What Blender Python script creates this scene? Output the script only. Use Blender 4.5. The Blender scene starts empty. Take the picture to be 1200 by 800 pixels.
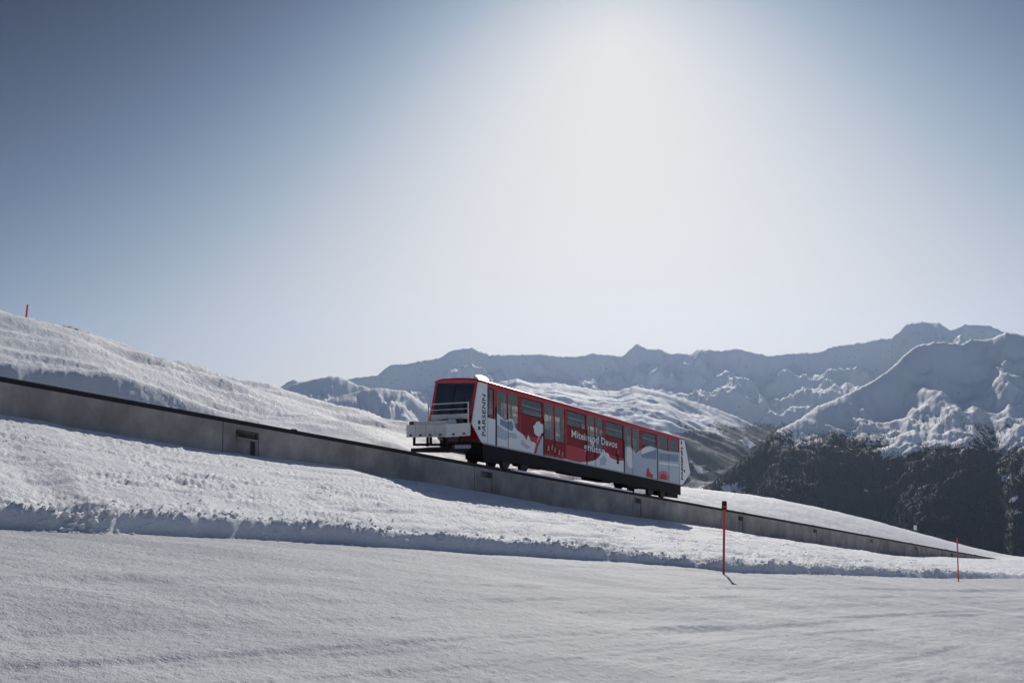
import bpy, bmesh, math, random
import numpy as np
from mathutils import Vector, Matrix
random.seed(7)
rng = np.random.default_rng(7)
SC = bpy.context.scene
COL = SC.collection
R = math.radians

# ------------------------------------------------------------------ camera
CAM_H = 1.7
PITCH = math.atan(50 / 900)
cam = bpy.data.cameras.new('camera')
cam.lens = 27.0; cam.sensor_width = 36.0
cam.clip_start = 0.1; cam.clip_end = 60000
co = bpy.data.objects.new('camera', cam); COL.objects.link(co)
co.location = (0, 0, CAM_H); co.rotation_euler = (math.pi / 2 + PITCH, 0, 0)
SC.camera = co

# ------------------------------------------------------------------ sky and sun
SUN_EL, SUN_AZ = R(29.8), R(11.0)          # azimuth measured from +Y towards +X
SUN_DIR = Vector((math.sin(SUN_AZ) * math.cos(SUN_EL), math.cos(SUN_AZ) * math.cos(SUN_EL), math.sin(SUN_EL)))
SUN_STRENGTH = 3.4
SKY_GAIN = 4.56
world = bpy.data.worlds.new('World'); SC.world = world; world.use_nodes = True
nt = world.node_tree; nt.nodes.clear()

def N(nt, kind, **kw):
    n = nt.nodes.new(kind)
    for k, v in kw.items():
        if k.startswith('i_'):
            key = k[2:]; key = int(key) if key.isdigit() else key.replace('_', ' ')
            n.inputs[key].default_value = v
        else: setattr(n, k, v)
    return n

def math_node(nt, op, a, b=None, clamp=False):
    n = nt.nodes.new('ShaderNodeMath'); n.operation = op; n.use_clamp = clamp
    for k, v in ((0, a), (1, b)):
        if v is None: continue
        if isinstance(v, (int, float)): n.inputs[k].default_value = v
        else: nt.links.new(v, n.inputs[k])
    return n.outputs[0]

L = nt.links
out = N(nt, 'ShaderNodeOutputWorld'); bg = N(nt, 'ShaderNodeBackground')
sky = N(nt, 'ShaderNodeTexSky'); sky.sky_type = 'NISHITA'; sky.sun_disc = False
sky.sun_elevation = SUN_EL; sky.sun_rotation = SUN_AZ
sky.altitude = 2300; sky.air_density = 1.0; sky.dust_density = 1.0; sky.ozone_density = 1.0
# the bright haze aureole below the sun: brightness falls off exponentially with height and with
# distance from the glow's centre and saturates (a clear alpine sky seen against the light)
tc = N(nt, 'ShaderNodeTexCoord')
nrm = N(nt, 'ShaderNodeVectorMath', operation='NORMALIZE'); L.new(tc.outputs['Generated'], nrm.inputs[0])
sep = N(nt, 'ShaderNodeSeparateXYZ'); L.new(nrm.outputs[0], sep.inputs[0])
elev = math_node(nt, 'ARCSINE', sep.outputs['Z'])
elev = math_node(nt, 'MINIMUM', math_node(nt, 'MAXIMUM', elev, 0.0), 0.8)
def pixel_dir(px, py):
    x = (px - 600) / 900; z = (400 - py) / 900
    v = Vector((x, math.cos(PITCH) - z * math.sin(PITCH), math.sin(PITCH) + z * math.cos(PITCH)))
    return v.normalized()
gd = pixel_dir(720, 60)
dot = N(nt, 'ShaderNodeVectorMath', operation='DOT_PRODUCT'); L.new(nrm.outputs[0], dot.inputs[0]); dot.inputs[1].default_value = gd
th = math_node(nt, 'MINIMUM', math_node(nt, 'ARCCOSINE', dot.outputs['Value']), 1.0)
e1 = math_node(nt, 'MULTIPLY', elev, -7.35)
e2 = math_node(nt, 'MULTIPLY', th, -8.10)
e3 = math_node(nt, 'MULTIPLY', math_node(nt, 'MULTIPLY', th, th), 3.112)
x_ = math_node(nt, 'EXPONENT', math_node(nt, 'ADD', math_node(nt, 'ADD', e1, e2), math_node(nt, 'ADD', e3, SKY_GAIN)))
fac = math_node(nt, 'SUBTRACT', 1.0, math_node(nt, 'EXPONENT', math_node(nt, 'MULTIPLY', x_, -1.0)), clamp=True)   # 0..1, saturating softly
ramp = N(nt, 'ShaderNodeValToRGB'); L.new(fac, ramp.inputs[0])
cr = ramp.color_ramp
def lin(c): return tuple((((x / 255 + .055) / 1.055) ** 2.4 if x > 10 else x / 255 / 12.92) for x in c)
def f_of(g): return lin((g, g, g))[1] / .742
stops = [((52, 62, 86), f_of(62)), ((61, 72, 97), f_of(72)), ((101, 119, 144), f_of(119)), ((134, 153, 174), f_of(153)),
         ((158, 173, 190), f_of(173)), ((184, 191, 201), f_of(191)), ((204, 208, 214), f_of(208)), ((223, 222, 221), f_of(221)), ((229, 227, 224), 1.0)]
while len(cr.elements) < len(stops): cr.elements.new(0.5)
for el, (c, p) in zip(cr.elements, stops):
    el.position = p; el.color = (*lin(c), 1)
# the physical sky fills in the hemisphere outside the glow (mostly behind the camera)
skys = N(nt, 'ShaderNodeMixRGB', blend_type='MULTIPLY'); skys.inputs[0].default_value = 1
L.new(sky.outputs[0], skys.inputs[1]); skys.inputs[2].default_value = (0.035, 0.035, 0.035, 1)
back = N(nt, 'ShaderNodeMapRange', clamp=True); L.new(sep.outputs['Y'], back.inputs[0])
back.inputs[1].default_value = 0.45; back.inputs[2].default_value = -0.2; back.inputs[3].default_value = 0.0; back.inputs[4].default_value = 1.0
mixw = N(nt, 'ShaderNodeMixRGB', blend_type='ADD'); L.new(back.outputs[0], mixw.inputs[0])
L.new(ramp.outputs[0], mixw.inputs[1]); L.new(skys.outputs[0], mixw.inputs[2])
L.new(mixw.outputs[0], bg.inputs[0]); bg.inputs[1].default_value = 1.0
L.new(bg.outputs[0], out.inputs[0])

sl = bpy.data.lights.new('sun', 'SUN'); sl.energy = SUN_STRENGTH; sl.angle = R(0.53); sl.color = (1.0, 0.955, 0.89)
so = bpy.data.objects.new('sun', sl); COL.objects.link(so)
so.rotation_euler = (-SUN_DIR).to_track_quat('-Z', 'Y').to_euler(); so.location = (0, 0, 60)

SC.view_settings.view_transform = 'Standard'; SC.view_settings.look = 'None'
SC.view_settings.exposure = 0.0; SC.view_settings.gamma = 1.0
SC.cycles.max_bounces = 6; SC.cycles.diffuse_bounces = 3; SC.cycles.glossy_bounces = 3
SC.cycles.transparent_max_bounces = 12; SC.cycles.volume_bounces = 0
SC.cycles.caustics_reflective = False; SC.cycles.caustics_refractive = False

# ------------------------------------------------------------------ geometry of the view, used as a survey of the place
CP, SP = math.cos(PITCH), math.sin(PITCH)
def ray(px, py):                            # direction with horizontal-forward component = 1
    x = (px - 600) / 900; z = (400 - py) / 900
    f = CP - z * SP
    return np.array([x / f, 1.0, (SP + z * CP) / f])
def at_depth(px, py, Y):
    r = ray(px, py); return np.array([0, 0, CAM_H]) + r * Y
def on_plane(px, py, p0, n):
    r = ray(px, py); c = np.array([0, 0, CAM_H])
    k = np.dot(np.asarray(p0) - c, n) / np.dot(r, n)
    return c + r * k
PB, PC = -0.134, -0.1335                    # piste plane z = PB x + PC y
def pix_piste(px, py):
    return on_plane(px, py, (0, 0, 0), np.array([-PB, -PC, 1.0]))
VP = ray(1505, 716)                         # direction in which the track runs away downhill
HX, HY = VP[0] / math.hypot(VP[0], VP[1]), VP[1] / math.hypot(VP[0], VP[1])
SLOPE = VP[2] / math.hypot(VP[0], VP[1])
P0 = at_depth(552.5, 541.6, 30.6)           # rail-top point of the wall's near face below the car's upper nose
def ST(X, Y):
    dx, dy = X - P0[0], Y - P0[1]
    return dx * HX + dy * HY, -dx * HY + dy * HX
def XY(s, t): return P0[0] + s * HX - t * HY, P0[1] + s * HY + t * HX
def pix_t(px, py, t):                       # point on the vertical plane at offset t behind the wall face
    x, y = XY(0, t)
    p = on_plane(px, py, (x, y, 0), np.array([-HY, HX, 0.0]))
    s, _ = ST(p[0], p[1]); return s, p[2]
def zt(s): return P0[2] + SLOPE * s         # rail-top height

def table(pts):
    a = np.array(sorted(pts)); return a[:, 0], a[:, 1]
def interp(tab, x, left=None):
    xs, ys = tab
    y = np.interp(x, xs, ys)
    kl = (ys[1] - ys[0]) / (xs[1] - xs[0]) if left is None else left
    y = np.where(x < xs[0], ys[0] + (x - xs[0]) * kl, y)
    kr = (ys[-1] - ys[-2]) / (xs[-1] - xs[-2])
    return np.where(x > xs[-1], ys[-1] + (x - xs[-1]) * kr, y)

wall_foot = [(0, 484), (50, 492), (75, 498.5), (150, 510.6), (225, 524), (300, 534), (400, 545.7), (445, 558), (505, 565.5), (592, 581),
             (645, 592), (697, 599), (750, 606), (820, 614.5), (850, 621), (920, 632), (990, 642), (1025, 648), (1060, 651), (1095, 650.8), (1147, 654.0), (1178, 655.2)]
T_FOOT = table([pix_t(x, y, 0.0) for x, y in wall_foot])
S_END = pix_t(1178, 655, 0.0)[0]
berm_px = [(0, 617), (80, 621), (200, 625), (300, 629), (400, 634), (500, 641), (600, 649), (700, 657), (780, 663), (848, 670), (900, 672.5),
           (1000, 674.5), (1100, 676.5), (1200, 678)]
S_GAP = ST(*pix_piste(85, 621)[:2])[0]
T_BERM = table([ST(*pix_piste(x, y)[:2]) for x, y in berm_px])
crest_px = [(0, 366, 15), (30, 373, 15), (60, 382, 15), (115, 398, 15), (200, 425, 15), (300, 452, 15), (350, 465, 15), (400, 478, 14), (440, 490, 13),
            (475, 500, 12), (510, 511, 11), (560, 526, 10), (650, 545, 9), (760, 565, 9), (800, 570.5, 10), (860, 577, 11), (900, 583, 11.5), (940, 591, 12), (1000, 605, 12),
            (1060, 622, 12), (1120, 640, 11), (1160, 650.5, 10), (1200, 655.5, 9)]
_c = [(pix_t(x, y, t), t) for x, y, t in crest_px]
T_CRZ = table([(p[0], p[1]) for p, t in _c]); T_CRT = table([(p[0], t) for p, t in _c])

# ------------------------------------------------------------------ noise
def _hash(ix, iy, seed):
    h = (ix.astype(np.int64) * 374761393 + iy.astype(np.int64) * 668265263 + seed * 2246822519) & 0xFFFFFFFF
    h = ((h ^ (h >> 13)) * 1274126177) & 0xFFFFFFFF
    h = h ^ (h >> 16)
    return h
_ang = np.linspace(0, 2 * np.pi, 256, endpoint=False); _GX = np.cos(_ang); _GY = np.sin(_ang)
def perlin(x, y, seed=0):
    xi = np.floor(x); yi = np.floor(y); xf = x - xi; yf = y - yi
    u = xf * xf * xf * (xf * (xf * 6 - 15) + 10); v = yf * yf * yf * (yf * (yf * 6 - 15) + 10)
    def g(ox, oy):
        k = _hash(xi + ox, yi + oy, seed) & 255
        return _GX[k] * (xf - ox) + _GY[k] * (yf - oy)
    a = g(0, 0); b = g(1, 0); c = g(0, 1); d = g(1, 1)
    return ((a + u * (b - a)) + v * ((c + u * (d - c)) - (a + u * (b - a)))) * 1.5
def fbm(x, y, octv=5, seed=0, gain=0.5, lac=2.03):
    o = 0; a = 1.0
    for i in range(octv):
        o = o + a * perlin(x, y, seed + i * 17); x = x * lac + 3.1; y = y * lac + 7.7; a *= gain
    return o
def ridged(x, y, octv=5, seed=0, gain=0.5, lac=2.05):
    o = 0; a = 1.0; w = 1.0
    for i in range(octv):
        n = 1 - np.abs(perlin(x, y, seed + i * 31)); n = n * n
        o = o + a * n * w; w = np.clip(n * 1.6, 0, 1); x = x * lac + 1.7; y = y * lac + 9.2; a *= gain
    return o
def sstep(a, b, x):
    t = np.clip((x - a) / (b - a), 0, 1); return t * t * (3 - 2 * t)

# ------------------------------------------------------------------ helpers
def grid_mesh(name, P, mat, smooth=True, wrap=False, attrs=None):
    nr, nc = P.shape[:2]
    me = bpy.data.meshes.new(name)
    me.vertices.add(nr * nc); me.vertices.foreach_set('co', P.reshape(-1).astype(np.float32))
    j = np.arange(nc if wrap else nc - 1); i = np.arange(nr - 1)
    I, J = np.meshgrid(i, j, indexing='ij'); J2 = (J + 1) % nc
    q = np.stack([I * nc + J, I * nc + J2, (I + 1) * nc + J2, (I + 1) * nc + J], -1).reshape(-1).astype(np.int32)
    nq = len(q) // 4
    me.loops.add(nq * 4); me.loops.foreach_set('vertex_index', q)
    me.polygons.add(nq); me.polygons.foreach_set('loop_start', np.arange(0, nq * 4, 4, dtype=np.int32))
    me.polygons.foreach_set('loop_total', np.full(nq, 4, dtype=np.int32))
    me.update(calc_edges=True)
    if smooth: me.polygons.foreach_set('use_smooth', np.ones(nq, dtype=bool))
    for k, a in (attrs or {}).items():
        at = me.attributes.new(k, 'FLOAT', 'POINT'); at.data.foreach_set('value', a.reshape(-1).astype(np.float32))
    me.materials.append(mat)
    o = bpy.data.objects.new(name, me); COL.objects.link(o); return o

def tag(o, label=None, cat=None, group=None, kind=None):
    if label: o['label'] = label
    if cat: o['category'] = cat
    if group: o['group'] = group
    if kind: o['kind'] = kind
    return o

def mat_new(name):
    m = bpy.data.materials.new(name); m.use_nodes = True
    return m, m.node_tree, m.node_tree.nodes['Principled BSDF']

def mat_plain(name, col, rough=0.5, metal=0.0, var=0.15, scale=6.0, bump=0.02, spec=0.5, coat=0.0):
    m, t, b = mat_new(name)
    b.inputs['Roughness'].default_value = rough; b.inputs['Metallic'].default_value = metal
    b.inputs['Specular IOR Level'].default_value = spec
    if coat: b.inputs['Coat Weight'].default_value = coat; b.inputs['Coat Roughness'].default_value = 0.08
    tx = N(t, 'ShaderNodeTexCoord'); n = N(t, 'ShaderNodeTexNoise', i_Scale=scale, i_Detail=5.0, i_Roughness=0.6)
    t.links.new(tx.outputs['Object'], n.inputs['Vector'])
    mx = N(t, 'ShaderNodeMixRGB'); t.links.new(n.outputs['Fac'], mx.inputs[0])
    mx.inputs[1].default_value = (*[c * (1 - var) for c in col], 1); mx.inputs[2].default_value = (*[min(1, c * (1 + var)) for c in col], 1)
    t.links.new(mx.outputs[0], b.inputs['Base Color'])
    if bump:
        bp = N(t, 'ShaderNodeBump', i_Strength=bump, i_Distance=0.02); t.links.new(n.outputs['Fac'], bp.inputs['Height']); t.links.new(bp.outputs[0], b.inputs['Normal'])
    return m

# ------------------------------------------------------------------ snow material
def snow_material(name, fine=1.0):
    m, t, b = mat_new(name)
    l = t.links
    b.inputs['Roughness'].default_value = 0.62; b.inputs['Specular IOR Level'].default_value = 0.14
    geo = N(t, 'ShaderNodeNewGeometry')
    n1 = N(t, 'ShaderNodeTexNoise', i_Scale=0.6, i_Detail=4.0); l.new(geo.outputs['Position'], n1.inputs['Vector'])
    mx = N(t, 'ShaderNodeMixRGB'); mx.inputs[1].default_value = (.80, .81, .83, 1); mx.inputs[2].default_value = (.87, .87, .875, 1); l.new(n1.outputs['Fac'], mx.inputs[0])
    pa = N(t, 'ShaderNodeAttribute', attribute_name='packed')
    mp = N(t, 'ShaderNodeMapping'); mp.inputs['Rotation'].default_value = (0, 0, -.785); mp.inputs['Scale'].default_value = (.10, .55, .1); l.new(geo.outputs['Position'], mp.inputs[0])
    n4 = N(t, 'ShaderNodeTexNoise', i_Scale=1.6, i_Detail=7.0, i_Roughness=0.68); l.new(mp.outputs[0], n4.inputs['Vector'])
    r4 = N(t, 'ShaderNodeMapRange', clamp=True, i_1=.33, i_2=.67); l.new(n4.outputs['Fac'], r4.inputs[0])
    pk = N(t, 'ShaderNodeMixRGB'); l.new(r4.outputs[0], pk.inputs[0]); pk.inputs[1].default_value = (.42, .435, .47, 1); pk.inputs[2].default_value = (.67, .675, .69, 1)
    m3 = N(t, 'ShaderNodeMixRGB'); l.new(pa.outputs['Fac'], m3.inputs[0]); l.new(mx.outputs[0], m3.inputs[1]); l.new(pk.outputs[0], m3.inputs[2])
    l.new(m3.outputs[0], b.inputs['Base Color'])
    n2 = N(t, 'ShaderNodeTexNoise', i_Scale=9.0, i_Detail=5.0, i_Roughness=0.65); l.new(geo.outputs['Position'], n2.inputs['Vector'])
    n3 = N(t, 'ShaderNodeTexNoise', i_Scale=38.0, i_Detail=4.0, i_Roughness=0.7); l.new(geo.outputs['Position'], n3.inputs['Vector'])
    b1 = N(t, 'ShaderNodeBump', i_Strength=0.8 * fine, i_Distance=0.06); l.new(n2.outputs['Fac'], b1.inputs['Height'])
    b2 = N(t, 'ShaderNodeBump', i_Strength=0.9 * fine, i_Distance=0.022); l.new(n3.outputs['Fac'], b2.inputs['Height'])
    l.new(b1.outputs[0], b2.inputs['Normal']); l.new(b2.outputs[0], b.inputs['Normal'])
    return m
M_SNOW = snow_material('snow')

# ------------------------------------------------------------------ the ground near the track: one sheet
WALL_W = 2.5
def ground_z(X, Y, detail=True):
    s, t = ST(X, Y)
    r = np.hypot(X, Y)
    tb = interp(T_BERM, s)
    tb = np.clip(tb, -26, -1.0)
    plane = PB * X + PC * Y
    # piste relief: long soft grooming bands plus shallow wind ripples
    ax = s; ay = t                                             # the piste runs parallel to the track
    near = plane + 0.07 * perlin(ax * 0.05 + 5, ay * 0.33, 3) * sstep(3, 10, r) + 0.03 * perlin(ax * 0.10, ay * 0.9 + 3, 4)
    if detail:
        near = near + 0.014 * fbm(ax * 0.6, ay * 2.6, 3, 11) + 0.009 * fbm(ax * 3.2, ay * 6.0, 3, 12) + 0.004 * fbm(X * 14, Y * 14, 2, 13)
        for k, (px_, py_, w, h) in enumerate([(300, 763, .035, .030), (700, 745, .05, .034), (1000, 779, .05, .03), (240, 648, .10, .030), (560, 706, .06, .028), (140, 683, .06, .03), (900, 712, .10, .035), (420, 790, .03, .02), (1040, 690, .14, .03)]):
            t0_ = ST(*pix_piste(px_, py_)[:2])[1]
            d = t - (t0_ + 0.16 * perlin(s * 0.16, s * 0 + k, 40 + k))
            near = near + h * np.tanh(d / w) * 0.5 * np.exp(-(d / (w * 8)) ** 2) * (0.35 + sstep(-.3, .3, perlin(s * .2 + k, t * 0, 50 + k)))
        near = near + 0.0035 * np.sin(t * 2 * np.pi / 0.16) * sstep(-.05, .25, perlin(s * .12, t * .22, 58)) * np.exp(-(r / 16) ** 2)
    # berm line, roughened
    tbr = tb
    if detail: tbr = tb + 0.07 * fbm(s * 0.5, t * 0.1, 3, 21) + 0.03 * fbm(s * 3.5, s * 0, 2, 22)
    d = t - tbr                                                   # distance past the foot of the bank
    pz = PB * XY(s, tb)[0] + PC * XY(s, tb)[1]
    bh = 0.42 + 0.0 * s
    bh = np.interp(s, [-20, -8, 2, 14, 22, 30, 60], [0.30, 0.29, 0.30, 0.31, 0.30, 0.29, 0.28])
    if detail:
        bh = bh + 0.045 * fbm(s * 0.9, t * 0.9, 3, 23)
        bh = bh * (1 - 0.6 * np.exp(-((s - S_GAP) / 0.5) ** 2))
    foot = interp(T_FOOT, s, left=SLOPE)
    f = np.clip(d / np.maximum(-tbr, 0.5), 0, 1)
    top = pz + bh * 0.8
    mid = top + (foot - top) * (f ** 1.15) + 0.10 * np.sin(np.pi * f) * sstep(0, .3, f)
    lip = bh * 0.22 * np.exp(-np.clip(d - .2, 0, 9) / 0.5)
    mid = mid + lip
    if detail:
        rough = 0.10 * np.exp(-np.clip(d, 0, 99) / 1.1) + 0.030
        env = sstep(0.0, 0.25, d) * (1 - 0.8 * sstep(-1.2, 0, t))
        a2 = s + 0.15 * t
        mid = mid + env * rough * (0.45 + 1.1 * sstep(-.3, .35, perlin(s * .25, t * .5, 24))) * (fbm(a2 * 0.55, t * 2.9, 6, 25, 0.68) * 0.8 + 0.26 * ridged(a2 * 1.5, t * 6.5, 3, 26) - .22)
        mid = mid + env * 0.05 * fbm(a2 * 0.22, t * 0.9, 3, 27)
        mid = mid + env * 0.036 * (fbm(s * 1.9, t * 9.0, 4, 28, 0.7)) * (0.12 + 1.1 * sstep(-.2, .35, perlin(s * .35, t * .9, 29)))
        for k in range(7):                                        # ski and tool tracks running along the slope
            tt = -1.2 - 1.45 * k + 0.5 * perlin(s * 0.12 + k * 3, s * 0, 60 + k) + 0.02 * s
            dk = t - tt
            mid = mid - env * 0.055 * 1.3 * np.exp(-(dk / 0.085) ** 2) * sstep(-.25, .15, perlin(s * 0.3 + k * 7, s * 0, 70 + k))
    z = near + (np.maximum(mid, near) - near) * sstep(-0.02, 0.2, d)
    # wall top: sheet dips inside the wall
    tc_ = np.clip(interp(T_CRT, s, left=0.0), 5, 18)
    zc = interp(T_CRZ, s)
    q = np.clip((t - WALL_W) / np.maximum(tc_ - WALL_W, 1), 0, 1)
    zb0 = zt(s) - 0.22 - 0.0 * s
    zb0 = np.where(s > S_END, foot, np.minimum(zb0, zb0))
    zb0 = zb0 + (foot - zb0) * sstep(S_END - 10, S_END, s)
    left_w = 1 - sstep(14, 26, s)
    scw = np.clip(0.17 + 0.28 * perlin(s * 0.09, s * 0 + 2, 95) + 0.20 * (1 - sstep(-15, -5, s)), 0.05, .33)
    prof_l = scw * sstep(0.02, 0.19, q) + (1 - scw) * (0.45 * q + 0.55 * np.sin(np.clip((q - 0.05) / 0.95, 0, 1) * np.pi / 2) ** 1.1)
    prof_r = np.sin(q * np.pi / 2)
    prof = prof_l * left_w + prof_r * (1 - left_w)
    back = zb0 + (zc - zb0) * prof
    if detail:
        e = sstep(0.0, 0.05, q) * (1 - 0.93 * sstep(.70, 1.0, q)) * left_w
        sd = s + 0.9 * t
        sl_ = s - 0.25 * t
        back = back + e * (0.42 * fbm(sl_ * 0.10, t * 0.30, 3, 81, 0.5) + 0.16 * (ridged(sl_ * 0.07 + 4, t * 0.34, 3, 82) - 0.9))
        patch = 0.15 + sstep(-.25, .35, perlin(sl_ * .16, t * .4, 88))
        back = back + e * patch * (0.30 * fbm(sl_ * 0.09, t * 0.85, 3, 83, 0.5) + 0.055 * fbm(sl_ * 0.4, t * 2.4, 4, 87, 0.6) + 0.018 * fbm(sl_ * 2.0, t * 5.2, 4, 84, 0.7))
        back = back + sstep(0, .1, q) * (0.022 * fbm(s * 1.6, t * 6, 4, 86, 0.65) + 0.05 * fbm(s * 0.35, t * 0.8, 3, 85))
    # beyond the crest the ground drops into the valley
    over = np.clip(t - tc_, 0, None)
    back = back - 0.03 * over ** 1.7 * (over < 8) - np.where(over >= 8, 0.03 * 8 ** 1.7 + (over - 8) * 0.55, 0)
    wsh = sstep(1.3, 2.1, t)
    ins = zb0 * 0 + np.minimum(foot, zt(s) - 0.75)
    ins = ins + (foot - ins) * sstep(S_END - 2, S_END + 4, s)
    ins = np.where(t < 0.2, mid, ins)
    z = np.where(t > 0.2, ins * (1 - wsh) + back * wsh, z)
    z = np.where(t > WALL_W, back, z)
    # behind the camera the slope eases off
    z = np.where((Y < 0) & (t < 0), np.minimum(z, 6 + 0 * z), z)
    return np.maximum(z, -760)

def polar(rs, az):
    Rr, A = np.meshgrid(rs, az, indexing='ij'); return Rr * np.sin(A), Rr * np.cos(A)
az = np.concatenate([np.arange(-180, -38, 3.0), np.arange(-38, 38.01, 0.088), np.arange(41, 180, 3.0)])
rs = np.concatenate([np.geomspace(0.05, 4.6, 24)[:-1], np.geomspace(4.6, 62, 560)[:-1], np.geomspace(62, 150, 90)[:-1], np.geomspace(150, 1650, 26)])
X, Y = polar(rs, R(1) * az)
Z = ground_z(X, Y)
_S, _T = ST(X, Y)
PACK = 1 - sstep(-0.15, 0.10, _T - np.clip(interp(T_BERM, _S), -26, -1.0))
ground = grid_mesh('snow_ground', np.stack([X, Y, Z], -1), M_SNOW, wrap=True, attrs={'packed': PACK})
tag(ground, kind='structure')

# ------------------------------------------------------------------ mountains
def sky_tab(pts, D):
    """skyline pixels -> azimuth, horizontal distance, height"""
    a = []
    for p in pts:
        d = p[2] if len(p) > 2 else D
        r = ray(p[0], p[1]); h = math.hypot(r[0], r[1])
        a.append((math.atan2(r[0], r[1]), d, CAM_H + r[2] / h * d))
    a = np.array(sorted(a)); return a
FAR = sky_tab([(-500, 470), (-200, 440), (0, 470), (250, 470), (304, 452), (315, 452.5), (325, 455), (337, 447), (344, 444), (352, 447), (362, 446), (385, 448), (415, 442), (442, 439), (457, 427), (466, 426),
        (475, 426), (500, 421), (515, 419), (524, 413), (532, 409), (547, 407), (554, 407), (560, 410), (575, 415), (600, 415), (611, 414.6), (634, 414), (656, 417), (676, 417), (696, 413), (716, 415), (730, 416),
        (739, 408), (747, 402), (752, 405), (758, 408), (775, 408), (781, 413), (795, 412.5), (806, 414), (821, 408), (835, 409), (845, 410), (863, 407.5), (880, 412), (901, 416), (930, 413), (957, 412), (976, 405), (1000, 402), (1010, 401),
        (1032, 396), (1045, 395), (1062, 379), (1077, 376), (1100, 378), (1113, 386), (1130, 379), (1160, 381), (1175, 388), (1200, 392), (1260, 405), (1400, 380), (1700, 420)], 11500)
HILL_A = sky_tab([(200, 560), (290, 475), (325, 457), (345, 449), (362, 445), (385, 440), (396, 441), (407, 444), (418, 450), (440, 455), (470, 470), (520, 500), (600, 560)], 8200)
HILL_B = sky_tab([(250, 560), (330, 505), (360, 483), (375, 472), (390, 466), (405, 462), (430, 455), (445, 454), (460, 456), (475, 457), (495, 471), (507, 480), (530, 492), (570, 505), (650, 560)], 5600)
BENCH = sky_tab([(450, 520), (500, 484), (540, 462), (575, 450), (605, 443), (625, 449), (650, 448), (675, 452), (700, 457), (722, 458), (744, 452), (775, 459), (800, 466), (830, 475), (860, 486), (890, 500), (905, 507), (935, 530), (980, 600)], 7600)
_right = [(780, 600, 3800), (837, 565, 3900), (855, 551, 4000), (871, 538, 4100), (890, 519, 4200), (909, 505, 4300), (935, 492, 4500), (957, 476, 4600), (980, 467, 4700), (1002, 456, 4800), (1022, 446, 4900), (1040, 434, 5000), (1050, 425, 5050),
        (1059, 416, 5100), (1068, 408, 5150), (1077, 403, 5200), (1092, 401, 5200), (1107, 400, 5250), (1126, 403, 5300), (1137, 397, 5350), (1150, 397, 5400), (1160, 397, 5400), (1170, 392, 5400), (1179, 388.5, 5400), (1200, 392, 5400), (1230, 400, 5400), (1300, 385, 5400), (1500, 420, 5400), (1800, 440, 5400)]
RIGHT = sky_tab(_right, 5000)

def layer(A, Rr, X, Y, tab, prof_d, prof_h, seed, amp, wl, crest_noise=0.0, back=0.9, terr=0, fine=4, rw=0.40, calm=None):
    D = np.interp(A, tab[:, 0], tab[:, 1]); H = np.interp(A, tab[:, 0], tab[:, 2])
    Hn = D / 900.0 * 0.9 * fbm(A * 900 / 7.0, A * 0 + seed, 4, seed + 2, .6)
    dd = D - Rr                                   # metres in front of the crest
    drop = np.interp(dd, prof_d, prof_h) if not callable(prof_h) else prof_h(dd, A)
    last = 2700 if callable(prof_h) else prof_d[-1]
    drop = drop + np.clip(dd - last, 0, 3000) * 0.6                # keep falling to the valley floor
    drop = np.where(dd < 0, -dd * back, drop)
    H = H + Hn * np.exp(-(dd / 140.0) ** 2)
    env = sstep(10, 330, dd)
    lat = A * 6500 + 0.25 * X; rad_ = Rr * 0.62 + .1 * X
    lat = lat + 180 * fbm(X / 900, Y / 900, 3, seed + 40); rad_ = rad_ + 140 * fbm(X / 900, Y / 900, 3, seed + 41)
    n = ridged(lat / wl, rad_ / wl, 7, seed, 0.54)
    n2 = fbm(X / (wl * 0.22), Y / (wl * 0.22), 5, seed + 9, 0.55)
    if calm: env = env * (1 - 0.75 * sstep(calm, calm + 500, dd))
    n3 = fbm(lat / (wl * .75), rad_ / (wl * .75), 6, seed + 60, 0.43)
    carve = amp * ((rw * np.clip(1.95 - n, 0, 2) + 0.95 * (n3 + 0.12 * fbm(X / 110, Y / 110, 4, seed + 77, .6) + 0.55)) * env + 0.07 * n2 * sstep(0, 200, dd)) + fine * fbm(X / 75, Y / 75, 4, seed + 5, .6) * sstep(0, 120, dd)
    if terr: carve = carve + terr * env * (fbm((X - .6 * Y) / 800, (Y + .25 * X) / 120, 5, seed + 3, 0.55) + 0.5)
    return H - drop - carve + crest_noise * n2 * np.exp(-(dd / 200.0) ** 2) * 0

azm = R(1) * np.concatenate([np.arange(-75, -36, 2.5), np.arange(-36, 36.01, 0.068), np.arange(38, 76, 2.5)])
rm = np.concatenate([np.linspace(1500, 2700, 26)[:-1], np.geomspace(2700, 5700, 190)[:-1], np.geomspace(5700, 9000, 110)[:-1], np.geomspace(9000, 12800, 95)])
Rm, Am = np.meshgrid(rm, azm, indexing='ij')
Xm, Ym = Rm * np.sin(Am), Rm * np.cos(Am)
wx = 260 * fbm(Xm / 1500, Ym / 1500, 3, 201); wy = 260 * fbm(Xm / 1500, Ym / 1500, 3, 202)
Xw, Yw = Xm + wx, Ym + wy
lay = [
    layer(Am, Rm, Xw, Yw, FAR, [0, 250, 900, 2200, 3500], [0, 115, 330, 730, 1200], 300, 250, 720),
    layer(Am, Rm, Xw, Yw, HILL_A, [0, 300, 1200, 2600], [0, 60, 560, 1500], 320, 120, 650),
    layer(Am, Rm, Xw, Yw, HILL_B, [0, 250, 1100, 2400], [0, 60, 520, 1400], 340, 120, 500),
    layer(Am, Rm, Xw, Yw, BENCH, [0, 500, 1500, 1900, 3200], [0, 60, 265, 430, 1150], 360, 45, 900, terr=24, fine=2),
]
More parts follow.
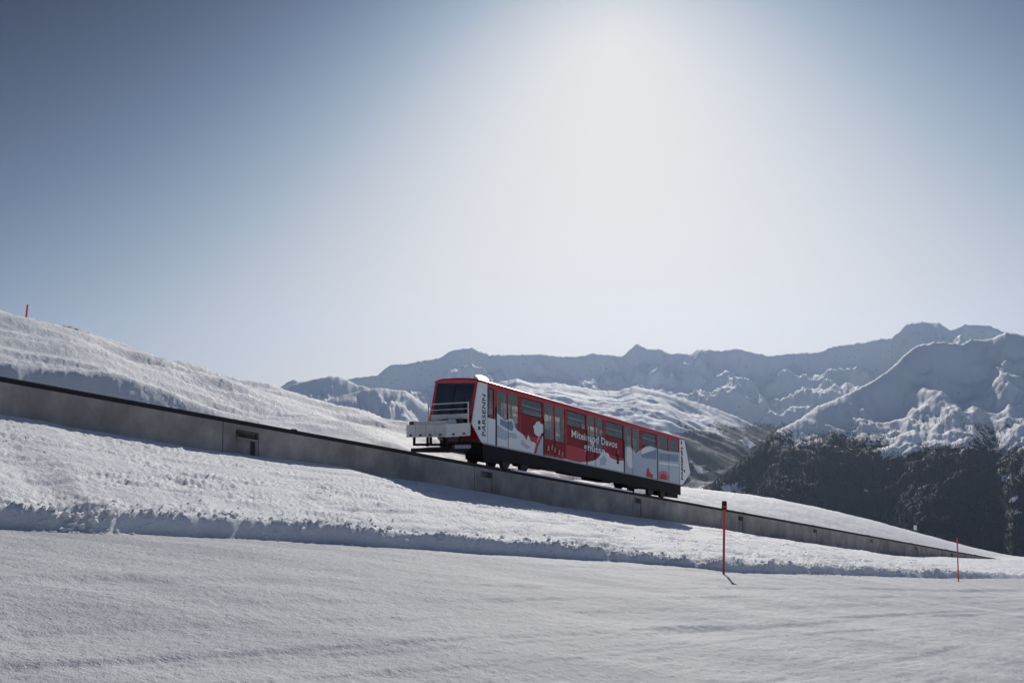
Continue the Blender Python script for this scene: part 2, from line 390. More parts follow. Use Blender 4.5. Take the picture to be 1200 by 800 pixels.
# right mountain: rocky top, sunny shoulder, forested flank
rg = sky_tab([(880, 560), (900, 552), (1000, 480), (1060, 440), (1100, 430), (1140, 440), (1200, 452), (1400, 470)], 5000)
def right_prof(dd, A):
    px = 600 + 900 * np.tan(A)
    k = sstep(940, 1060, px)                       # 0 on the left shoulder, 1 under the summit
    steep = np.interp(dd, [0, 80, 330, 1250, 1500, 2700], [0, 45, 190, 440, 560, 1250])
    soft = np.interp(dd, [0, 450, 850, 1600, 2600], [0, 70, 235, 800, 1350])
    return soft * (1 - k) + steep * k
lay.append(layer(Am, Rm, Xw, Yw, RIGHT, None, right_prof, 380, 105, 780, terr=13, fine=6, rw=0.32, calm=1500))
valley = -720 + 25 * fbm(Xm / 900, Ym / 900, 4, 400)
st = np.stack(lay + [valley], 0)
idx = np.argmax(st, 0); Zm = np.max(st, 0)
# forest cover by slope aspect and altitude of each massif
tree = np.zeros_like(Zm)
nz = 62 * fbm(Xm / 420, Ym / 420, 5, 410, .6)
lim = {0: -420, 1: -330, 2: -320, 3: -345, 4: -222, 5: -2000}
for k, z0 in lim.items():
    sel = idx == k
    tree = np.where(sel, sstep(75, -150, Zm - z0 - nz * (1.5 if k == 4 else 1)), tree)
tree = np.where(idx == 5, 0.15, tree)
# clearings and avalanche tracks
clr = 0.7 * sstep(0.52, 0.72, fbm(Xm / 420 + 9, Ym / 420, 3, 420) + 0.25 * fbm(Xm / 90, Ym / 90, 2, 421))
clr = clr * sstep(-330, -420, Zm)
pxm = 600 + 900 * np.tan(Am); pym = 450 - 900 * (Zm - CAM_H) / (Rm * np.cos(Am))
for cx, cy, rx_, ry_, k_ in ((1192, 600, 20, 4, .8), (1190, 583, 16, 5, .6), (1012, 575, 7, 12, .45), (1022, 566, 2.2, 2.2, 1.0), (1165, 512, 18, 8, .5), (1022, 505, 30, 16, .5), (940, 510, 26, 14, .55), (1090, 505, 26, 10, .4)):
    g_ = np.exp(-((pxm - cx) / rx_) ** 2 - ((pym - cy) / ry_) ** 2)
    clr = np.maximum(clr, np.where(idx == 4, k_ * g_ * (0.75 + 0.9 * fbm(Xm / 45, Ym / 45, 4, 430, .65)), 0))
tree = tree * (1 - np.clip(clr, 0, .95))

def mountain_material():
    m, t, b = mat_new('mountain_snow_and_forest'); l = t.links
    b.inputs['Roughness'].default_value = 0.7; b.inputs['Specular IOR Level'].default_value = 0.15
    geo = N(t, 'ShaderNodeNewGeometry')
    at = N(t, 'ShaderNodeAttribute', attribute_name='forest')
    n1 = N(t, 'ShaderNodeTexNoise', i_Scale=0.035, i_Detail=6.0, i_Roughness=0.7); l.new(geo.outputs['Position'], n1.inputs['Vector'])
    n2 = N(t, 'ShaderNodeTexNoise', i_Scale=0.028, i_Detail=8.0, i_Roughness=0.74); l.new(geo.outputs['Position'], n2.inputs['Vector'])
    # forest mask
    a = math_node(t, 'ADD', at.outputs['Fac'], math_node(t, 'MULTIPLY', math_node(t, 'SUBTRACT', n1.outputs['Fac'], 0.5), 1.9))
    fm = N(t, 'ShaderNodeMapRange', clamp=True, i_1=0.46, i_2=0.56); l.new(a, fm.inputs[0])
    # rock mask on steep faces
    sp = N(t, 'ShaderNodeSeparateXYZ'); l.new(geo.outputs['Normal'], sp.inputs[0])
    steep = N(t, 'ShaderNodeMapRange', clamp=True, i_1=0.80, i_2=0.50); l.new(sp.outputs['Z'], steep.inputs[0])
    rk = math_node(t, 'ADD', math_node(t, 'MULTIPLY', steep.outputs[0], 0.36), n2.outputs['Fac'])
    rm_ = N(t, 'ShaderNodeMapRange', clamp=True, i_1=0.93, i_2=1.02); l.new(rk, rm_.inputs[0])
    snow = N(t, 'ShaderNodeMixRGB'); l.new(n2.outputs['Fac'], snow.inputs[0]); snow.inputs[1].default_value = (.78, .79, .81, 1); snow.inputs[2].default_value = (.86, .86, .86, 1)
    m1 = N(t, 'ShaderNodeMixRGB'); l.new(rm_.outputs[0], m1.inputs[0]); l.new(snow.outputs[0], m1.inputs[1]); m1.inputs[2].default_value = (.27, .27, .29, 1)
    m2 = N(t, 'ShaderNodeMixRGB'); l.new(fm.outputs[0], m2.inputs[0]); l.new(m1.outputs[0], m2.inputs[1])
    fc = N(t, 'ShaderNodeMixRGB'); l.new(n1.outputs['Fac'], fc.inputs[0]); fc.inputs[1].default_value = (.007, .009, .015, 1); fc.inputs[2].default_value = (.020, .024, .034, 1)
    l.new(fc.outputs[0], m2.inputs[2]); l.new(m2.outputs[0], b.inputs['Base Color'])
    bp = N(t, 'ShaderNodeBump', i_Strength=0.35, i_Distance=8.0); l.new(n2.outputs['Fac'], bp.inputs['Height']); l.new(bp.outputs[0], b.inputs['Normal'])
    return m
M_MTN = mountain_material()
mtn = grid_mesh('mountains', np.stack([Xm, Ym, Zm], -1), M_MTN, attrs={'forest': tree})
tag(mtn, kind='structure')

# conifers on the near flank, thinning out at the tree line
M_TREE = mat_plain('conifer_needles', (.010, .013, .020), 0.9, var=.4, bump=0, spec=.1)
def conifer_mesh():
    bm = bmesh.new(); n = 7
    for (z0, z1, r0) in ((1.5, 10, 3.4), (6, 15, 2.5), (11, 21, 1.7)):
        tip = bm.verts.new((0, 0, z1)); ring = []
        for i in range(n):
            a = 2 * math.pi * i / n + z0; rr = r0 * (0.8 + 0.35 * random.random())
            ring.append(bm.verts.new((rr * math.cos(a), rr * math.sin(a), z0 + random.uniform(-.8, .8))))
        for i in range(n): bm.faces.new((ring[i], ring[(i + 1) % n], tip))
    tk = [bm.verts.new((.4 * math.cos(k * 2.1), .4 * math.sin(k * 2.1), z)) for z in (-2, 5) for k in range(3)]
    for k in range(3): bm.faces.new((tk[k], tk[(k + 1) % 3], tk[3 + (k + 1) % 3], tk[3 + k]))
    me = bpy.data.meshes.new('conifer'); bm.to_mesh(me); bm.free(); me.materials.append(M_TREE); return me
conifer = conifer_mesh()
cand = np.argwhere((idx == 4) & (Rm < 5500) & (Am < R(36)) & (tree > 0.12))
pick = cand[rng.integers(0, len(cand), 90000)]
i_, j_ = pick[:, 0], pick[:, 1]
keep = (rng.random(len(i_)) < np.clip(tree[i_, j_] ** 1.6, 0, 1)) & (i_ < len(rm) - 1) & (j_ < len(azm) - 1)
i_, j_ = i_[keep], j_[keep]
fu, fv = rng.random(len(i_)), rng.random(len(i_))
Pm = np.stack([Xm, Ym, Zm], -1)
pt = (Pm[i_, j_] * ((1 - fu) * (1 - fv))[:, None] + Pm[i_ + 1, j_] * (fu * (1 - fv))[:, None] + Pm[i_, j_ + 1] * ((1 - fu) * fv)[:, None] + Pm[i_ + 1, j_ + 1] * (fu * fv)[:, None])
pm = bpy.data.meshes.new('forest'); pm.vertices.add(len(pt)); pm.vertices.foreach_set('co', pt.reshape(-1).astype(np.float32))
at = pm.attributes.new('size', 'FLOAT', 'POINT'); at.data.foreach_set('value', rng.uniform(0.3, 0.62, len(pt)).astype(np.float32))
pm.update()
forest = bpy.data.objects.new('forest', pm); COL.objects.link(forest); tag(forest, 'dark conifer forest covering the lower slopes of the right-hand mountain', 'forest', kind='stuff')
cob = bpy.data.objects.new('conifer_source', conifer)
ng = bpy.data.node_groups.new('scatter_conifers', 'GeometryNodeTree')
ng.interface.new_socket('Geometry', in_out='INPUT', socket_type='NodeSocketGeometry'); ng.interface.new_socket('Geometry', in_out='OUTPUT', socket_type='NodeSocketGeometry')
gi = ng.nodes.new('NodeGroupInput'); go = ng.nodes.new('NodeGroupOutput'); ip = ng.nodes.new('GeometryNodeInstanceOnPoints')
oi = ng.nodes.new('GeometryNodeObjectInfo'); oi.inputs[0].default_value = cob; oi.inputs['As Instance'].default_value = True
na = ng.nodes.new('GeometryNodeInputNamedAttribute'); na.data_type = 'FLOAT'; na.inputs['Name'].default_value = 'size'
ng.links.new(gi.outputs[0], ip.inputs['Points']); ng.links.new(oi.outputs['Geometry'], ip.inputs['Instance'])
ng.links.new([o for o in na.outputs if o.enabled][0], ip.inputs['Scale']); ng.links.new(ip.outputs[0], go.inputs[0])
md = forest.modifiers.new('scatter', 'NODES'); md.node_group = ng

# ------------------------------------------------------------------ air
def haze_box():
    bm = bmesh.new(); bmesh.ops.create_cube(bm, size=1.0)
    me = bpy.data.meshes.new('haze'); bm.to_mesh(me); bm.free()
    o = bpy.data.objects.new('haze', me); COL.objects.link(o)
    o.scale = (27000, 17500, 2250); o.location = (0, 17500 / 2 - 2200, 2250 / 2 - 1010)
    m = bpy.data.materials.new('haze'); m.use_nodes = True; t = m.node_tree; t.nodes.clear()
    v = N(t, 'ShaderNodeVolumePrincipled'); v.inputs['Color'].default_value = (.56, .72, 1.0, 1); v.inputs['Density'].default_value = 2.2e-5; v.inputs['Anisotropy'].default_value = 0.55
    oo = N(t, 'ShaderNodeOutputMaterial'); t.links.new(v.outputs[0], oo.inputs['Volume'])
    me.materials.append(m); tag(o, kind='stuff'); o['label'] = 'thin blue air haze over the valley'; o['category'] = 'haze'
haze_box()

# ================================================================== things
M_CONC = None
def concrete_material():
    m, t, b = mat_new('concrete'); l = t.links
    b.inputs['Roughness'].default_value = 0.85
    geo = N(t, 'ShaderNodeNewGeometry')
    mp = N(t, 'ShaderNodeMapping'); mp.inputs['Scale'].default_value = (1.5, 1.5, 0.7); l.new(geo.outputs['Position'], mp.inputs[0])
    streak = N(t, 'ShaderNodeTexNoise', i_Scale=1.0, i_Detail=6.0, i_Roughness=0.65); l.new(mp.outputs[0], streak.inputs['Vector'])
    blot = N(t, 'ShaderNodeTexNoise', i_Scale=0.55, i_Detail=6.0, i_Roughness=0.6); l.new(geo.outputs['Position'], blot.inputs['Vector'])
    fine = N(t, 'ShaderNodeTexNoise', i_Scale=22.0, i_Detail=4.0); l.new(geo.outputs['Position'], fine.inputs['Vector'])
    s1 = N(t, 'ShaderNodeMapRange', clamp=True, i_1=0.36, i_2=0.66); l.new(streak.outputs['Fac'], s1.inputs[0])
    c1 = N(t, 'ShaderNodeMixRGB'); l.new(s1.outputs[0], c1.inputs[0]); c1.inputs[1].default_value = (.30, .272, .25, 1); c1.inputs[2].default_value = (.44, .40, .37, 1)
    c2 = N(t, 'ShaderNodeMixRGB', blend_type='MULTIPLY'); c2.inputs[0].default_value = 0.75; l.new(c1.outputs[0], c2.inputs[1])
    rr = N(t, 'ShaderNodeMapRange', clamp=True, i_1=0.35, i_2=0.65, i_3=0.55, i_4=1.2); l.new(blot.outputs['Fac'], rr.inputs[0]); l.new(rr.outputs[0], c2.inputs[2])
    l.new(c2.outputs[0], b.inputs['Base Color'])
    bp = N(t, 'ShaderNodeBump', i_Strength=0.4, i_Distance=0.01); l.new(fine.outputs['Fac'], bp.inputs['Height']); l.new(bp.outputs[0], b.inputs['Normal'])
    return m
M_CONC = concrete_material()
M_STEEL = mat_plain('dark_rail_steel', (.035, .032, .033), .55, 0.4, var=.3, scale=9)
M_BLACK = mat_plain('black_underframe', (.012, .010, .013), .7, 0.2, var=.35, scale=5)
M_RED = mat_plain('red_paint', (.50, .014, .022), .3, var=.10, scale=3, bump=.01, coat=.3)
M_REDROOF = mat_plain('red_roof_paint', (.46, .016, .024), .32, var=.12, scale=3, bump=.02, coat=.25)
M_WHITE = mat_plain('white_paint', (.86, .87, .89), .38, var=.06, scale=3, bump=.01, coat=.2)
M_PALE = mat_plain('pale_blue_print', (.50, .57, .64), .4, var=.08, scale=6, bump=0)
M_PALE2 = mat_plain('grey_blue_print', (.25, .31, .38), .4, var=.12, scale=6, bump=0)
M_MIST = mat_plain('white_print', (.84, .85, .87), .4, var=.08, scale=6, bump=0)
M_INK = mat_plain('black_lettering', (.02, .02, .024), .5, var=.1, bump=0)
M_SALMON = mat_plain('pink_print', (.55, .22, .22), .4, var=.15, scale=8, bump=0)
M_ALU = mat_plain('grey_aluminium', (.42, .42, .43), .45, 0.35, var=.12, scale=5)
M_BOX = mat_plain('off_white_panel', (.72, .70, .68), .6, 0.0, var=.1, scale=4)
M_SEAM = mat_plain('black_rubber', (.012, .012, .014), .7, var=.1, bump=0)
M_CHROME = mat_plain('polished_metal', (.85, .85, .86), .16, 1.0, var=.03, bump=0)
M_GLINT = mat_plain('added_glint_metal', (.9, .88, .84), .30, 1.0, var=.03, bump=0)  # metal of the added reflector that makes the roof glint
M_FLOOR = mat_plain('cabin_interior', (.10, .09, .09), .7, var=.2)
M_SEAT = mat_plain('seat_fabric', (.52, .42, .34), .8, var=.25)
M_POLE = mat_plain('red_pole_paint', (.80, .045, .045), .45, var=.12, scale=4, bump=.01)
M_POLED = mat_plain('dark_red_pole_paint', (.50, .03, .04), .5, var=.12, scale=4, bump=.01)
def glass_mat(name, tint, mixf):
    m = bpy.data.materials.new(name); m.use_nodes = True; t = m.node_tree; t.nodes.clear()
    o = N(t, 'ShaderNodeOutputMaterial'); tr = N(t, 'ShaderNodeBsdfTransparent'); tr.inputs[0].default_value = (*tint, 1)
    g = N(t, 'ShaderNodeBsdfGlossy'); g.inputs['Roughness'].default_value = .04; g.inputs[0].default_value = (.9, .9, .95, 1)
    lw = N(t, 'ShaderNodeLayerWeight', i_Blend=.2); f = N(t, 'ShaderNodeMapRange', clamp=True, i_3=mixf, i_4=.5); t.links.new(lw.outputs['Facing'], f.inputs[0])
    mx = N(t, 'ShaderNodeMixShader'); t.links.new(f.outputs[0], mx.inputs[0]); t.links.new(tr.outputs[0], mx.inputs[1]); t.links.new(g.outputs[0], mx.inputs[2]); t.links.new(mx.outputs[0], o.inputs[0])
    return m
M_GLASS = glass_mat('smoked_glass', (.80, .77, .73), .03)
M_GLASSD = glass_mat('dark_vent_glass', (.50, .48, .47), .04)
M_SCREEN = glass_mat('windscreen_glass', (.16, .15, .16), .03)
M_FILM = glass_mat('red_filmed_glass', (.42, .09, .09), .03)
def film_mix():                                     # printed film: half paint, half see-through
    t = M_FILM.node_tree; o = [n for n in t.nodes if n.type == 'OUTPUT_MATERIAL'][0]; mx = o.inputs[0].links[0].from_node
    d = N(t, 'ShaderNodeBsdfDiffuse'); d.inputs[0].default_value = (.42, .016, .024, 1)
    m2 = N(t, 'ShaderNodeMixShader'); m2.inputs[0].default_value = .62
    t.links.new(mx.outputs[0], m2.inputs[1]); t.links.new(d.outputs[0], m2.inputs[2]); t.links.new(m2.outputs[0], o.inputs[0])
film_mix()

YAW = math.atan2(HY, HX)
class Root:
    """an Empty at a thing's base; local x runs down the track, y away from the camera side, z up (sheared to the gradient)"""
    def __init__(s_, name, s0, t0, w0=0.0, shear=SLOPE):
        s_.o = bpy.data.objects.new(name, None); COL.objects.link(s_.o)
        x, y = XY(s0, t0); s_.o.location = (x, y, float(zt(s0)) + w0); s_.o.rotation_euler = (0, 0, YAW); s_.k = shear; s_.o.empty_display_size = .3
    def p(s_, u, v, w): return (u, v, w + s_.k * u)
def mesh_obj(name, verts, faces, mat, parent=None, bevel=0.0, smooth=False):
    me = bpy.data.meshes.new(name); me.from_pydata([tuple(map(float, v)) for v in verts], [], faces)
    bm = bmesh.new(); bm.from_mesh(me); bmesh.ops.recalc_face_normals(bm, faces=bm.faces)
    if bevel: bmesh.ops.bevel(bm, geom=bm.edges[:], offset=bevel, segments=2, affect='EDGES', clamp_overlap=True)
    bm.to_mesh(me); bm.free()
    if smooth:
        for p in me.polygons: p.use_smooth = True
    me.materials.append(mat)
    o = bpy.data.objects.new(name, me); COL.objects.link(o)
    if parent is not None: o.parent = parent
    return o
BF = [(0, 1, 3, 2), (4, 6, 7, 5), (0, 4, 5, 1), (2, 3, 7, 6), (0, 2, 6, 4), (1, 5, 7, 3)]
def box_v(R_, u0, u1, v0, v1, w0, w1):
    return [R_.p(u, v, w) for u in (u0, u1) for v in (v0, v1) for w in (w0, w1)]
def boxes(name, R_, lst, mat, parent=None, bevel=0.0):
    V, F = [], []
    for b in lst:
        n = len(V); V += box_v(R_, *b); F += [tuple(n + i for i in f) for f in BF]
    return mesh_obj(name, V, F, mat, parent if parent is not None else R_.o, bevel)
def prism(name, R_, prof, v0, v1, mat, parent=None, bevel=0.0):
    """outline (u,w) extruded across v"""
    n = len(prof); V = [R_.p(u, v0, w) for u, w in prof] + [R_.p(u, v1, w) for u, w in prof]
    F = [tuple(range(n))[::-1], tuple(range(n, 2 * n))] + [(i, (i + 1) % n, n + (i + 1) % n, n + i) for i in range(n)]
    return mesh_obj(name, V, F, mat, parent if parent is not None else R_.o, bevel)
def tube(R_, a, b, r, n=8):
    a = Vector(R_.p(*a)); b = Vector(R_.p(*b)); d = (b - a).normalized(); x = d.orthogonal().normalized(); y = d.cross(x)
    V = []
    for c in (a, b):
        for i in range(n): V.append(c + x * r * math.cos(2 * math.pi * i / n) + y * r * math.sin(2 * math.pi * i / n))
    F = [(i, (i + 1) % n, n + (i + 1) % n, n + i) for i in range(n)] + [tuple(range(n))[::-1], tuple(range(n, 2 * n))]
    return V, F
def tubes(name, R_, lst, mat, parent=None):
    V, F = [], []
    for a, b, r in lst:
        v, f = tube(R_, a, b, r); k = len(V); V += v; F += [tuple(k + i for i in q) for q in f]
    return mesh_obj(name, V, F, mat, parent if parent is not None else R_.o)

# ------------------------------------------------------------------ the track wall
SEG = 9.62
u_n = [pix_t(px, 500, 0)[0] for px in (290, 589, 745, 871, 952, 1024, 1070)]
SEG = (u_n[-1] - u_n[0]) / 6
W = Root('track_wall', u_n[0] - .78, 0.0)
tag(W.o, 'long grey concrete wall carrying the railway line across the snowy slope', 'wall')
k_first = -5; k_last = int((S_END + 6 - u_n[0]) / SEG) + 1
boxes('backing_wall', W, [(k_first * SEG, k_last * SEG, 0.30, 2.42, -2.6, -0.17)], M_CONC)
def wall_panel(u0, first):
    g = 0.012; u1 = u0 + SEG - g; u0 = u0 + g
    T, B, D = -0.14, -2.7, 0.31
    nu0, nu1 = (u0 + .40, u0 + 1.16) if first else (u0 + .36, u0 + .98)
    nt_, nb = (-.30, -.54) if first else (-.26, -.50)
    gd, hd = .045, .27                              # groove depth, pocket depth
    V, F = [], []
    def q(*pts):
        k = len(V); V.extend(W.p(*p) for p in pts); F.append(tuple(range(k, k + len(pts))))
    def face(a, b, w0, w1, v): q((a, v, w0), (b, v, w0), (b, v, w1), (a, v, w1))
    face(u0, nu0, B, T, 0); face(nu1, u1, B, T, 0); face(nu0, nu1, nt_, T, 0)
    face(nu0, nu1, B, nb, gd)
    q((nu0, 0, B), (nu0, 0, nb), (nu0, gd, nb), (nu0, gd, B)); q((nu1, 0, B), (nu1, 0, nb), (nu1, gd, nb), (nu1, gd, B))
    face(nu0, nu1, nb, nt_, hd)
    for a in (nu0, nu1): q((a, 0, nb), (a, 0, nt_), (a, hd, nt_), (a, hd, nb))
    q((nu0, 0, nt_), (nu1, 0, nt_), (nu1, hd, nt_), (nu0, hd, nt_)); q((nu0, gd, nb), (nu1, gd, nb), (nu1, hd, nb), (nu0, hd, nb))
    q((u0, 0, T), (u1, 0, T), (u1, .299, T), (u0, .299, T))
    q((u0, 0, B), (u0, 0, T), (u0, .299, T), (u0, .299, B)); q((u1, 0, B), (u1, 0, T), (u1, .299, T), (u1, .299, B))
    o = mesh_obj('concrete_panel', V, F, M_CONC, W.o)
    if first:
        boxes('pillar', W, [(nu1 - .26, nu1 - .12, .006, .040, -2.6, nb)], M_STEEL, o)
        boxes('beam', W, [(nu0 + .02, nu1 - .02, -.015, .10, nb - .045, nb + .02)], M_CONC, o)
        # a slanting rest of formwork in the pocket
        prism('plank', W, [(nu0 + .05, nt_ - .05), (nu1 - .1, nt_ - .16), (nu1 - .1, nt_ - .22), (nu0 + .05, nt_ - .11)], .05, .12, M_STEEL, o)
    return o
for k in range(k_first, k_last):
    wall_panel(k * SEG, k == 0)
# rails on top
uA, uB = k_first * SEG, k_last * SEG
for v in (.16, 2.12):
    rl = boxes('rail', W, [(uA, uB, v - .10, v + .10, -.139, -.115), (uA, uB, v - .02, v + .02, -.115, -.04), (uA, uB, v - .055, v + .055, -.04, 0.0)], M_STEEL)
i = 0
src = None
for u in np.arange(uA + .4, uB, 1.2):
    if u + W.o.location.x < -60: continue
    if src is None: src = boxes('sleeper', W, [(0, .22, .02, 2.36, -.168, -.142)], M_STEEL); o = src
    else: o = src.copy(); COL.objects.link(o)
    o.location = (float(u), 0, float(SLOPE * u))
for u in np.arange(uA + 3, uB, SEG):
    o = tubes('cable_roller', W, [((u, 1.02, -.02), (u, 1.26, -.02), .11)], M_STEEL)

# pale strip on the near edge of the wall below the car
d0, d1 = pix_t(598, 549, 0)[0], pix_t(737, 573, 0)[0]
Dt = Root('pale_strip', d0, -0.022)
boxes('strip_bar', Dt, [(0, d1 - d0, -.20, .015, -.03, .03)], M_WHITE)
tag(Dt.o, 'thin pale strip along the wall edge directly below the red car', 'duct')

# ------------------------------------------------------------------ the funicular car
VC = -0.06                                       # side plane of the car relative to the wall face
s_l = pix_t(561, 440, VC)[0]
C = Root('funicular_car', s_l, VC)
tag(C.o, 'red and white funicular railway car with mountain artwork descending on the concrete wall', 'funicular')
def UW(px, py):
    s, z = pix_t(px, py, VC); return s - s_l, z - float(zt(s))
def U(px): return UW(px, 500)[0]
CW = 2.75                                         # body width
WB, WT = 0.85, 3.29                              # panel bottom and cantrail top
u_col = U(571.5); u_seam = [U(p) for p in (581.3, 609, 637, 663, 687.5, 708, 731, 751, 770)]; u_end = U(796)
uN = {k: UW(*p) for k, p in dict(lt=(561.5, 444), lm=(552.5, 497), lb=(565, 518), rt=(803, 513.5), rm=(809, 552.5), rb=(799, 568)).items()}
print('car', {k: tuple(round(float(c), 2) for c in v) for k, v in uN.items()}, round(u_end, 2), [round(float(u), 2) for u in u_seam])
PL = [(u_col, WT), (0.0, WT), (-0.36, 1.52), (0.20, WB), (u_col, WB)]
ur = u_end
PR = [(ur, WT), (ur, WB), (ur + .26, WB), (ur + 1.06, 1.58), (ur + .50, WT - .02)]
def side_outline(prof, v0, v1, mat, name, parent=None, bevel=.02):
    return prism(name, C, prof, v0, v1, mat, parent, bevel)
# end side columns, both sides
for v0, v1 in ((0, .07), (CW - .07, CW)):
    cl = side_outline(PL, v0, v1, M_WHITE, 'side_column'); cr_ = side_outline(PR, v0, v1, M_WHITE, 'side_column')
    if v0 == 0: near_cols = (cl, cr_)
# driver's side window in the near left column region
WIN_T = 3.13
def frame(name, u0, u1, w0, w1, v, th, wd, mat, parent=None):
    return boxes(name, C, [(u0, u1, v, v + th, w0, w0 + wd), (u0, u1, v, v + th, w1 - wd, w1), (u0, u0 + wd, v, v + th, w0 + wd, w1 - wd), (u1 - wd, u1, v, v + th, w0 + wd, w1 - wd)], mat, parent)
us = [u_col] + [float(x) for x in u_seam] + [u_end]
kinds = ['cab', 'door', 'window', 'door', 'window', 'door', 'window', 'door', 'window', 'cabdoor']
for side in (0, 1):
    va, vb = (0.0, .06) if side == 0 else (CW - .06, CW)
    sgn = 1 if side == 0 else -1
    vout = va if side == 0 else vb
    for (a, b, kd) in zip(us[:-1], us[1:], kinds):
        a_, b_ = a + .012, b - .012
        vg0, vg1 = (va + .018, va + .032) if side == 0 else (vb - .032, vb - .018)
        if kd == 'cab':
            boxes('side_panel', C, [(a_, b_, va, vb, WB, 1.92)], M_WHITE, bevel=.008)
            boxes('post', C, [(b_ - .10, b_, va, vb, 1.92, WIN_T)], M_RED)
            wn = boxes('side_window', C, [(a_, b_ - .10, vg0, vg1, 1.92, WIN_T)], M_GLASS)
            frame('window_frame', a_, b_ - .10, 1.92, WIN_T, va + .002, .045, .035, M_SEAM, wn)
        elif kd in ('door', 'cabdoor'):
            mid = (a_ + b_) / 2
            d = boxes('door', C, [(a_, a_ + .05, va, vb, WB, WIN_T), (b_ - .05, b_, va, vb, WB, WIN_T), (a_ + .05, b_ - .05, va, vb, WB, WB + .12), (mid - .03, mid + .03, va, vb, WB + .12, WIN_T)], M_RED)
            for (p, q_) in ((a_ + .05, mid - .03), (mid + .03, b_ - .05)):
                boxes('door_window', C, [(p, q_, vg0, vg1, 1.62, WIN_T)], M_GLASS, d)
                boxes('door_film', C, [(p, q_, vg0, vg1, WB + .12, 1.62)], M_FILM, d)
            if side == 0: boxes('door_seal', C, [(mid - .010, mid + .010, va - .012, va - .002, WB + .02, 2.3)], M_SEAM, d)
        else:
            boxes('side_panel', C, [(a_, b_, va, vb, WB, 1.55)], M_RED, bevel=.008)
            for e in (a_, b_ - .05): boxes('post', C, [(e, e + .05, va, vb, 1.55, WIN_T)], M_RED)
            wn = boxes('fixed_window', C, [(a_ + .05, b_ - .05, vg0, vg1, 1.55, 2.42)], M_FILM)
            vt = boxes('vent_window', C, [(a_ + .05, b_ - .05, vg0, vg1, 2.45, WIN_T)], M_GLASSD)
            frame('window_frame', a_ + .05, b_ - .05, 2.42, WIN_T, va + .004, .03, .035, M_SEAM, vt)
            boxes('sliding_bar', C, [(a_ + .12, b_ - .12, va + .008, va + .03, 2.78, 2.81)], M_ALU, vt)
    # black seams between the bays
    if side == 0:
        for u in us[1:-1][::1]:
            pass
        for u in (us[1], us[3], us[5], us[7], us[9]):
            boxes('seam_strip', C, [(u - .03, u + .03, -.022, -.002, WB + .01, 2.45)], M_SEAM)
    boxes('cantrail', C, [(u_col - .3 * 0, u_end, va - .004 * sgn if side == 0 else va, vb if side == 0 else vb + .004, WIN_T, WT + .02)], M_RED)
    boxes('sill_trim', C, [(.24, u_end, -.010 if side == 0 else vb + .002, -.002 if side == 0 else vb + .010, WB - .03, WB + .03)], M_ALU)
# roof with rounded shoulders
def roof():
    V, F = [], []
    prof = [(-.01, WT - .03), (.0, WT + .03), (.05, WT + .08), (.16, WT + .12), (.5, WT + .15), (CW / 2, WT + .165), (CW - .5, WT + .13), (CW - .22, WT + .08), (CW - .08, WT + .02), (CW, WT - .01), (CW + .01, WT - .03)]
    st_ = [(-.04, -.16, .62), (-.02, -.09, .9), (.10, -.02, 1), (u_end * .5, 0, 1), (u_end + .38, -.02, 1), (u_end + .50, -.10, .9), (u_end + .53, -.17, .65)]
    for u, dz, sc in st_:
        for v, w in prof: V.append(C.p(u, CW / 2 + (v - CW / 2) * (1 if sc > .95 else .99), WT - .03 + (w - WT + .03) * sc + dz * .35))
    n = len(prof)
    for i in range(len(st_) - 1):
        for j in range(n - 1): F.append((i * n + j, i * n + j + 1, (i + 1) * n + j + 1, (i + 1) * n + j))
    F.append(tuple(range(n))); F.append(tuple(range((len(st_) - 1) * n, len(st_) * n)))
    return mesh_obj('roof', V, F, M_REDROOF, C.o, smooth=False)
rf = roof()
for p in rf.data.polygons: p.use_smooth = len(p.vertices) == 4
for a in (3.2, 9.4): boxes('roof_hatch', C, [(a, a + .8, 1.0, 1.9, WT + .13, WT + .21)], M_REDROOF, rf)
# added reflector on the front roof corner, put there to make the sun glint
def dome(name, u, v, w, ru, rv, rw, mat, parent=None):
    bm = bmesh.new(); bmesh.ops.create_uvsphere(bm, u_segments=24, v_segments=14, radius=1.0)
    V = [C.p(u + x.co.x * ru, v + x.co.y * rv, w + x.co.z * rw) for x in bm.verts]; F = [tuple(q.index for q in f.verts) for f in bm.faces]; bm.free()
    return mesh_obj(name, V, F, mat, parent or C.o, smooth=True)
def glint_reflector():                               # added polished disc, no part of the car, tilted to throw the sun back
    Hn = Vector((.32, -.30, .89)).normalized(); A1 = Hn.orthogonal().normalized(); A2 = Hn.cross(A1)
    Mi = C.o.rotation_euler.to_matrix().inverted(); c = Vector(C.p(.55, .42, WT + .20))
    bm = bmesh.new(); bmesh.ops.create_uvsphere(bm, u_segments=28, v_segments=16, radius=1.0)
    V = [c + Mi @ (A1 * v.co.x * .36 + A2 * v.co.y * .34 + Hn * v.co.z * .07) for v in bm.verts]; F = [tuple(q.index for q in f.verts) for f in bm.faces]; bm.free()
    return mesh_obj('added_reflector', V, F, M_GLINT, rf, smooth=True)
glint_reflector()

